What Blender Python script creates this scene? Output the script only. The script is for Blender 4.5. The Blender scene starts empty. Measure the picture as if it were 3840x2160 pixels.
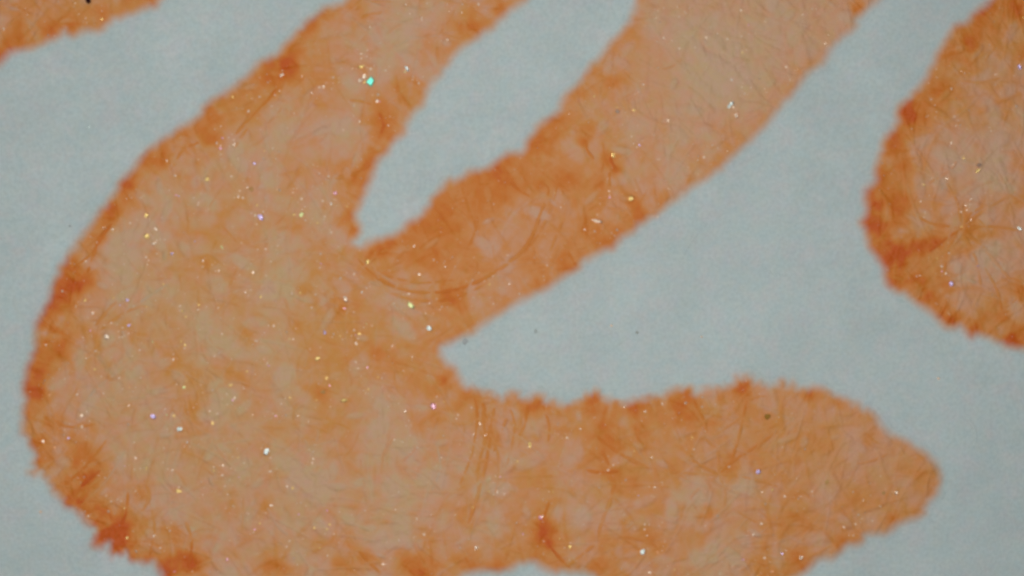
import bpy, math, random
import numpy as np
from mathutils import Vector, Matrix

# ------------------------------------------------------------------ camera, light, exposure
# 1 unit = 1 mm; the field of view is 8 mm wide, seen straight down through a small microscope
PX = 480.0                      # source pixels per millimetre
W, H = 3840, 2160
scene = bpy.context.scene
scene.unit_settings.scale_length = 0.001
CAM_Z = 20.0
cam_d = bpy.data.cameras.new('camera')
cam_d.sensor_width = 36.0
cam_d.lens = 36.0 * CAM_Z / (W / PX)
cam_d.clip_start = 0.1
cam_d.clip_end = 200
cam = bpy.data.objects.new('camera', cam_d)
scene.collection.objects.link(cam)
cam.location = (0, 0, CAM_Z)
scene.camera = cam
scene.cycles.filter_width = 3.2
scene.cycles.use_denoising = True
scene.cycles.max_bounces = 6

world = bpy.data.worlds.new('World')
scene.world = world
world.use_nodes = True
world.node_tree.nodes['Background'].inputs['Color'].default_value = (0.86, 0.97, 1.0, 1)
world.node_tree.nodes['Background'].inputs['Strength'].default_value = 0.10

LEDS = []
for k in range(8):              # ring of eight white LEDs around the lens
    a = math.radians(45 * k + 20)
    p = Vector((-0.9 + 5.4 * math.cos(a), 0.7 + 5.4 * math.sin(a), 10.5))
    ld = bpy.data.lights.new('ring_led', 'AREA')
    ld.shape = 'DISK'
    ld.size = 0.7
    ld.energy = 79.0
    ld.color = (1.0, 0.985, 0.97)
    lo = bpy.data.objects.new('ring_led', ld)
    scene.collection.objects.link(lo)
    lo.location = p
    lo.rotation_euler = (Vector((-0.5, 0.35, 0)) - p).to_track_quat('-Z', 'Y').to_euler()
    LEDS.append(p)

scene.view_settings.view_transform = 'Standard'
scene.view_settings.look = 'None'
scene.view_settings.exposure = 0.17
scene.view_settings.gamma = 1.0
scene.view_settings.use_curve_mapping = False

# ------------------------------------------------------------------ helpers
rng = np.random.default_rng(11)
random.seed(5)
COL = scene.collection
def X(px): return (px - W / 2) / PX
def Y(py): return (H / 2 - py) / PX

def link(o, parent=None):
    COL.objects.link(o)
    if parent is not None:
        o.parent = parent
    return o

def tag(o, label=None, cat=None, group=None, kind=None):
    if label: o['label'] = label
    if cat: o['category'] = cat
    if group: o['group'] = group
    if kind: o['kind'] = kind
    return o

def mesh_np(name, v, f, mat=None, smooth=True):
    """v (n,3), f (m,k) with k = 3 or 4"""
    me = bpy.data.meshes.new(name)
    v = np.asarray(v, np.float32); f = np.asarray(f, np.int32)
    m, k = f.shape
    me.vertices.add(len(v)); me.vertices.foreach_set('co', v.ravel())
    me.loops.add(m * k); me.loops.foreach_set('vertex_index', f.ravel())
    me.polygons.add(m)
    me.polygons.foreach_set('loop_start', np.arange(0, m * k, k, dtype=np.int32))
    me.polygons.foreach_set('use_smooth', np.full(m, smooth))
    me.update(calc_edges=True)
    me.validate()
    if mat: me.materials.append(mat)
    return me

def vnoise(x, y, scale, seed):
    """smooth value noise in -1..1 at wavelength `scale` (source pixels)"""
    r = np.random.default_rng(seed)
    t = r.uniform(-1, 1, (256, 256)).astype(np.float32)
    u = x / scale + 1000.37; v = y / scale + 1000.71
    iu = np.floor(u).astype(np.int32); iv = np.floor(v).astype(np.int32)
    fu = (u - iu).astype(np.float32); fv = (v - iv).astype(np.float32)
    fu = fu * fu * fu * (fu * (fu * 6 - 15) + 10); fv = fv * fv * fv * (fv * (fv * 6 - 15) + 10)
    a = t[iv & 255, iu & 255]; b = t[iv & 255, (iu + 1) & 255]
    c = t[(iv + 1) & 255, iu & 255]; d = t[(iv + 1) & 255, (iu + 1) & 255]
    return (a * (1 - fu) + b * fu) * (1 - fv) + (c * (1 - fu) + d * fu) * fv

def fbm(x, y, scale, seed, octv=3):
    s = 0; amp = 1; tot = 0
    for i in range(octv):
        th = 0.6 + 1.1 * i
        xr = x * math.cos(th) - y * math.sin(th); yr = x * math.sin(th) + y * math.cos(th)
        s = s + amp * vnoise(xr, yr, scale / 2 ** i, seed + 17 * i); tot += amp; amp *= 0.55
    return s / tot * 1.6

def sstep(a, b, x):
    t = np.clip((x - a) / (b - a), 0, 1)
    return t * t * (3 - 2 * t)

def paper_z(x, y):              # millimetres; the sheet's own slight waviness
    return (0.010 * np.sin(0.9 * x + 0.4 * y + 1.0) + 0.007 * np.sin(1.7 * y - 0.8 * x)
            + 0.005 * np.sin(2.6 * x + 1.9 * y + 2.0))

# ------------------------------------------------------------------ materials
def new_mat(name):
    m = bpy.data.materials.new(name)
    m.use_nodes = True
    nt = m.node_tree
    return m, nt, nt.nodes, nt.links, nt.nodes['Principled BSDF']

def paper_colour_group():
    g = bpy.data.node_groups.new('paper_colour', 'ShaderNodeTree')
    g.interface.new_socket('Color', in_out='OUTPUT', socket_type='NodeSocketColor')
    g.interface.new_socket('Height', in_out='OUTPUT', socket_type='NodeSocketFloat')
    n, l = g.nodes, g.links
    out = n.new('NodeGroupOutput')
    geo = n.new('ShaderNodeNewGeometry')
    def noise(scale, det=2.0, rough=0.6, dist=0.0):
        t = n.new('ShaderNodeTexNoise'); t.inputs['Scale'].default_value = scale
        t.inputs['Detail'].default_value = det; t.inputs['Roughness'].default_value = rough
        t.inputs['Distortion'].default_value = dist
        l.new(geo.outputs['Position'], t.inputs['Vector']); return t
    a = noise(5.5, 3.0, 0.65, 0.3); b = noise(11.0, 2.0, 0.6, 0.6); c = noise(38.0, 2.0, 0.6)
    r1 = n.new('ShaderNodeValToRGB')
    e = r1.color_ramp.elements
    e[0].position = 0.33; e[0].color = (0.668, 0.782, 0.770, 1)
    e[1].position = 0.67; e[1].color = (0.726, 0.773, 0.782, 1)
    x = e.new(0.5); x.color = (0.691, 0.784, 0.779, 1)
    l.new(a.outputs['Fac'], r1.inputs['Fac'])
    r2 = n.new('ShaderNodeValToRGB')
    e = r2.color_ramp.elements
    e[0].position = 0.35; e[0].color = (0.955, 0.975, 0.985, 1)
    e[1].position = 0.66; e[1].color = (1.0, 0.985, 0.955, 1)
    l.new(b.outputs['Fac'], r2.inputs['Fac'])
    m = n.new('ShaderNodeMix'); m.data_type = 'RGBA'; m.blend_type = 'MULTIPLY'
    m.inputs['Factor'].default_value = 1.0
    l.new(r1.outputs['Color'], m.inputs['A']); l.new(r2.outputs['Color'], m.inputs['B'])
    r3 = n.new('ShaderNodeMapRange')
    r3.inputs['From Min'].default_value = 0.3; r3.inputs['From Max'].default_value = 0.7
    r3.inputs['To Min'].default_value = 0.925; r3.inputs['To Max'].default_value = 1.055
    l.new(c.outputs['Fac'], r3.inputs['Value'])
    m2 = n.new('ShaderNodeVectorMath'); m2.operation = 'SCALE'
    l.new(m.outputs['Result'], m2.inputs[0]); l.new(r3.outputs['Result'], m2.inputs['Scale'])
    big = noise(1.7, 3.0, 0.6, 0.4)
    r4 = n.new('ShaderNodeMapRange')
    r4.inputs['From Min'].default_value = 0.3; r4.inputs['From Max'].default_value = 0.7
    r4.inputs['To Min'].default_value = 0.955; r4.inputs['To Max'].default_value = 1.045
    l.new(big.outputs['Fac'], r4.inputs['Value'])
    m3 = n.new('ShaderNodeVectorMath'); m3.operation = 'SCALE'
    l.new(m2.outputs['Vector'], m3.inputs[0]); l.new(r4.outputs['Result'], m3.inputs['Scale'])
    l.new(m3.outputs['Vector'], out.inputs['Color'])
    l.new(c.outputs['Fac'], out.inputs['Height'])
    return g
PG = paper_colour_group()

def add_paper_group(n):
    gn = n.new('ShaderNodeGroup'); gn.node_tree = PG
    return gn

paper_mat, nt, n, l, bsdf = new_mat('white_paper')
gn = add_paper_group(n)
l.new(gn.outputs['Color'], bsdf.inputs['Base Color'])
bsdf.inputs['Roughness'].default_value = 0.9
bsdf.inputs['Specular IOR Level'].default_value = 0.15
bp = n.new('ShaderNodeBump'); bp.inputs['Strength'].default_value = 0.45; bp.inputs['Distance'].default_value = 0.012
l.new(gn.outputs['Height'], bp.inputs['Height']); l.new(bp.outputs['Normal'], bsdf.inputs['Normal'])

INK_RAMP = [  # pigment load -> colour of the dyed paper
    (0.10, (0.650, 0.570, 0.460)),
    (0.26, (0.775, 0.505, 0.310)),
    (0.42, (0.835, 0.432, 0.225)),
    (0.58, (0.850, 0.350, 0.092)),
    (0.76, (0.825, 0.255, 0.026)),
    (1.00, (0.760, 0.135, 0.006)),
]
def ink_material():
    m, nt, n, l, bsdf = new_mat('orange_ink')
    gn = add_paper_group(n)
    at = n.new('ShaderNodeAttribute'); at.attribute_name = 'pigment'
    ah = n.new('ShaderNodeAttribute'); ah.attribute_name = 'tint'
    geo = n.new('ShaderNodeNewGeometry')
    fine = n.new('ShaderNodeTexNoise'); fine.inputs['Scale'].default_value = 55.0; fine.inputs['Detail'].default_value = 3.0
    l.new(geo.outputs['Position'], fine.inputs['Vector'])
    sub = n.new('ShaderNodeMath'); sub.operation = 'MULTIPLY_ADD'
    sub.inputs[1].default_value = 0.10; sub.inputs[2].default_value = -0.05
    l.new(fine.outputs['Fac'], sub.inputs[0])
    add = n.new('ShaderNodeMath'); add.operation = 'ADD'
    l.new(at.outputs['Fac'], add.inputs[0]); l.new(sub.outputs['Value'], add.inputs[1])
    ramp = n.new('ShaderNodeValToRGB')
    el = ramp.color_ramp.elements
    el[0].position = INK_RAMP[0][0]; el[0].color = (*INK_RAMP[0][1], 1)
    el[1].position = INK_RAMP[-1][0]; el[1].color = (*INK_RAMP[-1][1], 1)
    for p, c in INK_RAMP[1:-1]:
        e = el.new(p); e.color = (*c, 1)
    l.new(add.outputs['Value'], ramp.inputs['Fac'])
    # small shifts of hue between rosy and olive fibres
    tr = n.new('ShaderNodeValToRGB')
    e = tr.color_ramp.elements
    e[0].position = 0.2; e[0].color = (1.02, 0.96, 1.02, 1)
    e[1].position = 0.8; e[1].color = (0.97, 1.01, 0.84, 1)
    l.new(ah.outputs['Fac'], tr.inputs['Fac'])
    mul = n.new('ShaderNodeMix'); mul.data_type = 'RGBA'; mul.blend_type = 'MULTIPLY'; mul.inputs['Factor'].default_value = 1.0
    l.new(ramp.outputs['Color'], mul.inputs['A']); l.new(tr.outputs['Color'], mul.inputs['B'])
    ac = n.new('ShaderNodeAttribute'); ac.attribute_name = 'cover'
    mix = n.new('ShaderNodeMix'); mix.data_type = 'RGBA'
    l.new(ac.outputs['Fac'], mix.inputs['Factor'])
    l.new(gn.outputs['Color'], mix.inputs['A']); l.new(mul.outputs['Result'], mix.inputs['B'])
    l.new(mix.outputs['Result'], bsdf.inputs['Base Color'])
    sp = n.new('ShaderNodeMapRange')
    sp.inputs['To Min'].default_value = 0.15; sp.inputs['To Max'].default_value = 0.32
    l.new(ac.outputs['Fac'], sp.inputs['Value']); l.new(sp.outputs['Result'], bsdf.inputs['Specular IOR Level'])
    ro = n.new('ShaderNodeMapRange')
    ro.inputs['To Min'].default_value = 0.9; ro.inputs['To Max'].default_value = 0.42
    l.new(ac.outputs['Fac'], ro.inputs['Value']); l.new(ro.outputs['Result'], bsdf.inputs['Roughness'])
    bp = n.new('ShaderNodeBump'); bp.inputs['Strength'].default_value = 0.45; bp.inputs['Distance'].default_value = 0.012
    hm = n.new('ShaderNodeMix'); hm.data_type = 'FLOAT'
    l.new(ac.outputs['Fac'], hm.inputs['Factor'])
    l.new(gn.outputs['Height'], hm.inputs['A']); l.new(fine.outputs['Fac'], hm.inputs['B'])
    l.new(hm.outputs['Result'], bp.inputs['Height']); l.new(bp.outputs['Normal'], bsdf.inputs['Normal'])
    return m
ink_mat = ink_material()

def simple_mat(name, col, rough=0.6, metal=0.0, spec=0.4, var=0.12, scale=60.0):
    m, nt, n, l, bsdf = new_mat(name)
    t = n.new('ShaderNodeTexNoise'); t.inputs['Scale'].default_value = scale; t.inputs['Detail'].default_value = 2
    geo = n.new('ShaderNodeNewGeometry'); l.new(geo.outputs['Position'], t.inputs['Vector'])
    r = n.new('ShaderNodeMapRange'); r.inputs['From Min'].default_value = 0.3; r.inputs['From Max'].default_value = 0.7
    r.inputs['To Min'].default_value = 1 - var; r.inputs['To Max'].default_value = 1 + var * 0.5
    l.new(t.outputs['Fac'], r.inputs['Value'])
    s = n.new('ShaderNodeVectorMath'); s.operation = 'SCALE'; s.inputs[0].default_value = col
    l.new(r.outputs['Result'], s.inputs['Scale']); l.new(s.outputs['Vector'], bsdf.inputs['Base Color'])
    bsdf.inputs['Roughness'].default_value = rough; bsdf.inputs['Metallic'].default_value = metal
    bsdf.inputs['Specular IOR Level'].default_value = spec
    return m

# ------------------------------------------------------------------ outlines of the ink (source pixels)
TOP_LEFT = [(-900,620),(-500,470),(-250,370),(-80,290),(0,231),(34,194),(75,183),(119,175),(149,160),(179,147),(201,142),(220,127),
 (231,115),(246,108),(253,122),(276,129),(298,119),(328,112),(365,112),(380,101),(406,82),(421,67),(447,62),(481,45),(514,37),
 (537,26),(559,18),(574,24),(585,18),(592,0),(640,-60),(740,-150),(900,-300),(1000,-600),(-900,-600)]
MAIN = [(1600,-600),(1450,-250),(1400,-150),(1340,-60),
 (1303,0),(1288,17),(1269,24),(1243,28),(1217,32),(1206,45),(1191,60),(1169,75),(1146,93),(1139,108),(1120,123),(1105,142),(1087,157),
 (1068,175),(1053,194),(1038,209),(1016,218),(990,230),(960,250),(947,268),(921,295),(898,317),(868,339),(842,354),(813,369),(794,384),
 (783,395),(768,406),(757,429),(731,451),(697,473),(663,492),(626,514),(596,540),(574,555),(552,574),(529,596),(511,622),(496,644),
 (470,670),(451,693),(440,719),(425,741),(403,767),(384,786),(365,816),(343,846),(321,872),(302,902),(287,928),(268,950),(246,980),
 (231,1002),(224,1028),(212,1054),(202,1080),(190,1117),(171,1155),(160,1184),(147,1210),(138,1240),(136,1266),(134,1289),(138,1318),
 (127,1333),(116,1363),(104,1389),(97,1423),(93,1453),(98,1482),(103,1501),(98,1520),(94,1550),(91,1583),(90,1620),(104,1639),
 (123,1665),(138,1691),(138,1709),(123,1736),(134,1754),(119,1771),(153,1775),(179,1788),(198,1814),(212,1840),(239,1866),(257,1890),
 (276,1892),(294,1918),(313,1955),(328,1967),(350,1985),(362,2011),(360,2037),(380,2041),(410,2034),(417,2060),(425,2086),(447,2078),
 (470,2067),(496,2090),(529,2101),(574,2108),(593,2131),(611,2160),(690,2250),(880,2330),(1200,2345),(1500,2290),(1650,2220),
 (1728,2160),(1743,2146),(1780,2138),(1817,2131),(1847,2138),(1869,2136),(1920,2125),(1942,2108),(1976,2101),(2009,2105),(2032,2123),
 (2062,2138),(2084,2146),(2106,2138),(2151,2140),(2196,2142),(2229,2146),(2240,2160),(2300,2220),(2450,2265),(2650,2245),(2850,2205),
 (2988,2160),(3010,2142),(3044,2116),(3059,2097),(3089,2086),(3115,2088),(3141,2071),(3163,2052),(3182,2037),(3215,2034),(3227,2023),
 (3234,2000),(3253,1993),(3286,1995),(3320,1993),(3342,1978),(3368,1955),(3402,1948),(3439,1933),(3458,1922),(3467,1896),(3484,1873),
 (3506,1851),(3515,1821),(3521,1784),(3517,1762),(3499,1732),(3469,1706),(3439,1691),(3402,1665),(3372,1650),(3338,1639),(3316,1620),
 (3312,1613),(3297,1598),(3283,1576),(3271,1550),(3249,1542),(3230,1546),(3215,1524),(3186,1512),(3171,1494),(3148,1490),(3122,1488),
 (3104,1475),(3081,1468),(3051,1453),(3029,1460),(2988,1460),(2973,1438),(2950,1448),(2932,1430),(2917,1445),(2880,1453),(2874,1445),
 (2852,1438),(2829,1441),(2818,1415),(2803,1408),(2762,1415),(2751,1438),(2732,1453),(2695,1458),(2665,1460),(2628,1469),(2602,1479),
 (2587,1456),(2568,1453),(2542,1456),(2501,1471),(2460,1494),(2419,1501),(2382,1501),(2345,1505),(2308,1501),(2270,1492),(2244,1486),
 (2229,1471),(2207,1479),(2196,1501),(2151,1505),(2114,1512),(2077,1501),(2039,1509),(2028,1486),(1995,1494),(1957,1501),(1946,1475),
 (1920,1475),(1907,1486),(1881,1497),(1866,1483),(1828,1475),(1799,1471),(1750,1460),(1728,1434),(1709,1400),(1683,1378),(1657,1356),
 (1646,1333),(1653,1304),(1676,1281),(1717,1263),(1735,1251),(1773,1244),(1799,1218),(1840,1192),(1873,1166),(1920,1143),(1957,1121),
 (1995,1102),(2030,1080),(2080,1051),(2129,1021),(2166,1002),(2188,976),(2226,954),(2263,935),(2296,928),(2315,902),(2330,879),
 (2367,868),(2397,838),(2419,823),(2457,801),(2479,786),(2509,760),(2546,734),(2583,704),(2621,682),(2651,667),(2669,644),(2703,629),
 (2714,603),(2747,574),(2786,540),(2825,503),(2860,476),(2880,451),(2902,425),(2932,388),(2962,358),(2981,328),(3003,298),(3040,261),
 (3078,235),(3100,201),(3122,160),(3148,138),(3189,116),(3208,93),(3208,71),(3223,56),(3245,34),(3275,7),(3283,0),(3335,-60),
 (3450,-170),(3560,-290),(3800,-600),(2600,-600),(2500,-280),(2440,-120),
 (2393,0),(2386,26),(2375,52),(2364,82),(2345,112),(2323,138),(2300,160),(2278,190),(2248,220),(2218,250),(2203,280),(2181,306),
 (2155,335),(2129,358),(2110,388),(2103,417),(2069,440),(2047,455),(2017,477),(2002,507),(1982,535),(1976,555),(1957,575),(1920,577),
 (1903,577),(1881,596),(1855,615),(1825,637),(1799,648),(1761,648),(1739,667),(1705,685),(1687,678),(1668,697),(1646,723),(1623,752),
 (1605,782),(1586,805),(1564,823),(1538,831),(1523,842),(1512,864),(1493,875),(1471,887),(1437,898),(1400,907),(1377,916),(1359,926),
 (1336,929),(1322,920),(1314,907),(1334,893),(1348,872),(1344,849),(1329,823),(1325,801),(1336,782),(1351,760),(1366,726),(1377,689),
 (1392,659),(1404,626),(1415,603),(1441,577),(1459,545),(1482,511),(1512,496),(1519,477),(1530,447),(1549,417),(1579,391),(1590,358),
 (1601,335),(1616,309),(1638,291),(1657,268),(1676,242),(1691,216),(1709,190),(1735,168),(1761,153),(1787,138),(1817,116),(1847,104),
 (1866,75),(1892,56),(1907,37),(1930,22),(1961,0),(2010,-60),(2080,-150),(2150,-280),(2250,-600)]
RIGHT = [(4150,-600),(3980,-300),(3850,-160),(3780,-60),(3726,0),(3711,15),(3681,34),(3652,56),(3637,78),(3611,97),(3584,104),(3570,123),
 (3558,149),(3532,179),(3514,201),(3506,239),(3484,276),(3465,309),(3439,343),(3413,373),(3376,403),(3368,425),(3376,458),(3357,488),
 (3327,511),(3316,540),(3312,562),(3301,596),(3286,637),(3290,670),(3271,697),(3256,711),(3247,749),(3256,782),(3249,812),(3234,834),
 (3249,857),(3256,894),(3268,920),(3286,946),(3301,976),(3320,1006),(3324,1039),(3335,1066),(3350,1080),(3394,1099),(3417,1117),
 (3439,1132),(3476,1155),(3506,1181),(3529,1207),(3551,1227),(3577,1225),(3603,1214),(3625,1237),(3644,1257),(3670,1248),(3711,1259),
 (3745,1278),(3771,1296),(3797,1296),(3840,1304),(3950,1330),(4100,1310),(4300,1240),(4800,1000),(4800,-600)]

# hand-read darker and paler zones of the dye: x, y, radius, amount
BLOTS = """183,112,34,.45;250,70,50,.12;60,75,50,.2;275,95,26,.25;390,48,26,.25;570,10,22,.3;60,150,40,.22;20,200,30,.2
1190,70,45,.2;1150,110,40,.3;1120,190,42,.4;1060,245,48,.5;1100,290,40,.35;1000,300,42,.3;1330,15,50,.2;1880,18,38,.5;1770,105,32,.4
1775,55,40,.2;1600,150,45,.2;1530,310,45,.25;1500,330,40,.2;1440,405,45,.28;1430,470,42,.3;1480,530,35,.3;1400,575,45,.35;1380,620,40,.3
1310,670,50,.2;1330,872,22,.5;1270,845,32,.38;1310,820,28,.25;1290,590,60,.12;1200,350,50,.12;1000,250,25,.3
790,440,32,.4;765,515,34,.3;800,530,25,.3;620,585,34,.4;700,530,40,.2;480,690,32,.5;460,720,25,.25;410,820,36,.55;375,900,28,.45
340,990,34,.3;345,1050,34,.3;300,1060,50,.3;255,1090,50,.45;190,1180,44,.3;215,1290,50,.5;240,1310,35,.25;160,1390,44,.25;148,1480,30,.65
150,1430,36,.4;200,1580,44,.4;260,1230,40,.2;350,1700,70,.35;280,1700,60,.2;340,1790,48,.5;270,1850,42,.45;305,1885,22,.45;375,1915,34,.4
450,1980,48,.65;440,2030,36,.55;385,2015,32,.45;535,1860,36,.35;550,1900,26,.25;640,1985,42,.4;690,2090,55,.65;740,2115,44,.45;620,2145,40,.5
1055,2135,44,.5;1000,2120,40,.3;1215,2010,40,.25;1290,2110,55,.3;1385,2085,32,.35;1560,2120,55,.45;1620,2140,40,.3;1730,2100,38,.3;1870,2122,26,.35
1780,2060,40,.15;1240,1900,30,.2;970,1890,40,.2;860,1930,60,.15
1430,945,34,.3;1395,950,20,.35;1460,920,24,.25;1600,1000,60,.15;1550,960,40,.15;1700,1130,42,.38;1655,1115,42,.25;1735,1160,30,.2
1280,1165,45,.22;1120,1230,40,.15;1200,1475,36,.35;1425,1375,46,.28;1420,1315,28,.35;1470,1370,30,.2;1655,1425,26,.32;1625,1465,30,.2
1320,1600,60,.1;1560,1570,40,.15;1640,1570,40,.22;870,1410,40,.2;640,1360,60,.12;410,1420,24,.3;680,1500,50,.1;780,1610,50,.15
2280,600,30,.42;2310,640,24,.45;2250,680,26,.35;2195,535,26,.45;2215,490,40,.3;2125,670,28,.22;2085,430,34,.3;2060,470,44,.25;2020,540,40,.22
2290,520,30,.2;2290,312,34,.3;2350,305,30,.18;2400,810,30,.5;2370,765,36,.32;2490,730,26,.3;2030,690,30,.15;1935,690,45,.18;1870,665,44,.25
1810,720,60,.12;1680,860,50,.1;1750,820,40,.12;2150,1000,40,.35;2120,960,30,.2;2300,910,36,.25;2070,900,30,.15;2180,860,50,.12;2330,850,34,.2;2000,960,60,.1;2300,700,60,.12
3222,22,28,.5;3215,50,20,.2;2830,55,40,.12;2850,220,30,.15;2860,440,40,.12;2700,480,40,.1;3070,100,40,.12;2780,560,30,.15
3420,440,34,.65;3400,408,26,.4;3660,110,46,.35;3640,180,42,.35;3700,20,40,.35;3830,40,36,.45;3590,220,36,.25;3550,320,42,.25;3840,200,40,.3
3350,520,42,.35;3370,580,44,.45;3300,640,36,.25;3300,770,36,.5;3385,755,38,.55;3370,830,36,.45;3290,845,42,.35;3400,945,44,.55;3450,925,44,.5
3515,905,26,.38;3340,955,36,.38;3350,1050,42,.25;3450,1055,30,.35;3545,1070,30,.45;3480,1110,36,.35;3562,1195,26,.6;3535,1150,34,.3;3650,1240,28,.3
3790,1270,32,.55;3840,1090,40,.45;3630,850,40,.3;3730,860,50,.15;3820,620,40,.25;3800,1060,30,.25;3700,1180,60,.15;3830,1250,40,.3
1945,1492,20,.32;2018,1520,26,.32;1978,1545,24,.25;2225,1490,24,.38;2230,1530,28,.28;2258,1585,34,.42;2285,1630,34,.25;2382,1540,24,.38;2395,1590,28,.2
2565,1475,28,.25;2530,1525,32,.28;2785,1440,24,.45;2790,1470,28,.32;2590,1575,36,.22;2670,1605,34,.3;3032,1478,18,.35;3145,1512,22,.3;2880,1490,30,.15
2750,1720,48,.35;2690,1770,46,.22;2040,2010,46,.45;2050,1960,34,.35;2062,2042,20,.4;2015,1985,30,.2;2440,2010,42,.25;2660,1930,22,.4;2625,1960,26,.2
2290,1770,36,.22;2320,2030,60,.12;1780,1560,40,.2;1825,1740,40,.2;1840,1650,34,.2;1730,1930,40,.2;2080,2100,40,.25;2240,2100,50,.2;2980,2090,46,.3
3100,1650,50,.12;3210,1870,36,.22;3340,1950,34,.28;3460,1790,46,.22;3250,1640,30,.18;2960,1920,40,.15;3150,2040,36,.15;2500,2120,60,.15;2850,2130,60,.15
960,950,120,-.14;1020,1100,90,-.14;1190,850,110,-.12;1280,450,90,-.12;900,800,80,-.1;490,960,50,-.15;1060,1280,90,-.12;1550,1655,60,-.2
2110,1740,80,-.16;2120,1900,70,-.12;2600,1880,90,-.16;2980,1760,110,-.1;3250,1780,120,-.06;2600,90,180,-.14;2850,150,200,-.14;2700,330,190,-.14
2560,480,130,-.12;3050,60,120,-.08;3680,650,150,-.1;3720,1000,100,-.16;3720,420,110,-.12;3600,480,60,-.1;1700,1700,90,-.1;1180,1780,120,-.1
850,1550,90,-.1;1100,1560,100,-.08;1450,1800,80,-.08;1550,1200,110,-.08;1640,1340,60,-.1;560,1140,60,-.14;900,560,80,-.08;1350,1010,80,-.1;620,1230,50,-.12
380,1490,60,-.14;2480,1650,60,-.1;2900,1650,90,-.1;700,1750,110,-.08;1800,1850,60,-.1;2700,2020,90,-.06;2420,1900,60,-.08;1400,1480,100,-.1;720,1330,60,-.12;1450,250,80,-.1;1150,480,70,-.1"""

# ------------------------------------------------------------------ dye field on a fine grid
STEP = 3.0
gx = np.arange(-360, W + 361, STEP, dtype=np.float32)
gy = np.arange(-210, H + 211, STEP, dtype=np.float32)
GX, GY = np.meshgrid(gx, gy)
NY, NX = GX.shape

def signed_distance(poly):
    p = np.array(poly, np.float32)
    q = np.roll(p, -1, axis=0)
    L = np.hypot(*(q - p).T); S = np.concatenate([[0], np.cumsum(L)[:-1]]).astype(np.float32)
    best = np.full(GX.shape, 1e12, np.float32); arc = np.zeros(GX.shape, np.float32)
    inside = np.zeros(GX.shape, bool)
    R = 420.0
    for i in range(len(p)):
        (x0, y0), (x1, y1) = p[i], q[i]
        # parity
        if y0 != y1:
            rows = (gy > min(y0, y1)) & (gy <= max(y0, y1))
            if rows.any():
                xi = x0 + (gy[rows] - y0) / (y1 - y0) * (x1 - x0)
                inside[rows] ^= gx[None, :] < xi[:, None]
        c0 = np.searchsorted(gx, min(x0, x1) - R); c1 = np.searchsorted(gx, max(x0, x1) + R)
        r0 = np.searchsorted(gy, min(y0, y1) - R); r1 = np.searchsorted(gy, max(y0, y1) + R)
        if c1 <= c0 or r1 <= r0: continue
        sx = GX[r0:r1, c0:c1] - x0; sy = GY[r0:r1, c0:c1] - y0
        dx, dy = x1 - x0, y1 - y0
        t = np.clip((sx * dx + sy * dy) / max(dx * dx + dy * dy, 1e-6), 0, 1)
        d2 = (sx - t * dx) ** 2 + (sy - t * dy) ** 2
        b = best[r0:r1, c0:c1]; a = arc[r0:r1, c0:c1]
        m = d2 < b
        b[m] = d2[m]; a[m] = S[i] + t[m] * L[i]
    d = np.minimum(np.sqrt(best), R)
    return np.where(inside, d, -d), arc

blot = np.zeros(GX.shape, np.float32)
for item in BLOTS.replace('\n', ';').split(';'):
    bx_, by_, br, ba = (float(v) for v in item.split(','))
    r0 = max(0, int((by_ - 2.6 * br - gy[0]) / STEP)); r1 = min(NY, int((by_ + 2.6 * br - gy[0]) / STEP) + 1)
    c0 = max(0, int((bx_ - 2.6 * br - gx[0]) / STEP)); c1 = min(NX, int((bx_ + 2.6 * br - gx[0]) / STEP) + 1)
    sx = GX[r0:r1, c0:c1]; sy = GY[r0:r1, c0:c1]
    wob = 1 + 0.35 * vnoise(sx, sy, br * 0.8 + 10, 91) + 0.2 * vnoise(sx, sy, 22, 92)
    rr = np.hypot(sx - bx_, sy - by_) / (br * np.clip(wob, .4, 2))
    blot[r0:r1, c0:c1] += ba * np.exp(-rr ** 2 * (1.0 if ba < 0 else 0.9))

def stamp(field, x, y, rx, ry, th, amp, hard=2.0, mode='add'):
    R = 1.5 * max(rx, ry)
    r0 = max(0, int((y - R - gy[0]) / STEP)); r1 = min(NY, int((y + R - gy[0]) / STEP) + 2)
    c0 = max(0, int((x - R - gx[0]) / STEP)); c1 = min(NX, int((x + R - gx[0]) / STEP) + 2)
    if r1 <= r0 or c1 <= c0: return
    sx = GX[r0:r1, c0:c1] - x; sy = GY[r0:r1, c0:c1] - y
    u = (sx * math.cos(th) + sy * math.sin(th)) / rx; v = (-sx * math.sin(th) + sy * math.cos(th)) / ry
    val = amp * np.exp(-(u * u + v * v) ** hard)
    f = field[r0:r1, c0:c1]
    if mode == 'max': np.maximum(f, val, out=f)
    else: f += val

cells = np.zeros(GX.shape, np.float32)      # pale flattened fibre cells
for k in range(1700):
    x = rng.uniform(-480, W + 480); y = rng.uniform(-280, H + 280)
    rx = rng.uniform(18, 70); ry = rx * rng.uniform(0.3, 0.7)
    stamp(cells, x, y, rx, ry, rng.uniform(0, math.pi), rng.uniform(0.2, 1.0), 2.6, 'max')
streak = np.zeros(GX.shape, np.float32)     # dyed fibres lying in the sheet
def draw_streak(pts, w, amp):
    for (x, y, t) in pts:
        stamp(streak, x, y, w, w, 0, amp * math.sin(math.pi * min(max(t, .04), .96)) ** 0.5, 1.0, 'max')
def curve_pts(x, y, th, L, bend, n):
    out = []
    for i in range(n):
        t = i / (n - 1)
        out.append((x, y, t)); x += math.cos(th) * L / n; y += math.sin(th) * L / n; th += bend / n
    return out
weave = np.zeros(GX.shape, np.float32)      # pale undyed fibre edges between them
def draw_weave(pts, w, amp):
    for (x, y, t) in pts:
        stamp(weave, x, y, w, w, 0, amp * math.sin(math.pi * min(max(t, .04), .96)) ** 0.5, 1.0, 'max')
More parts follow.
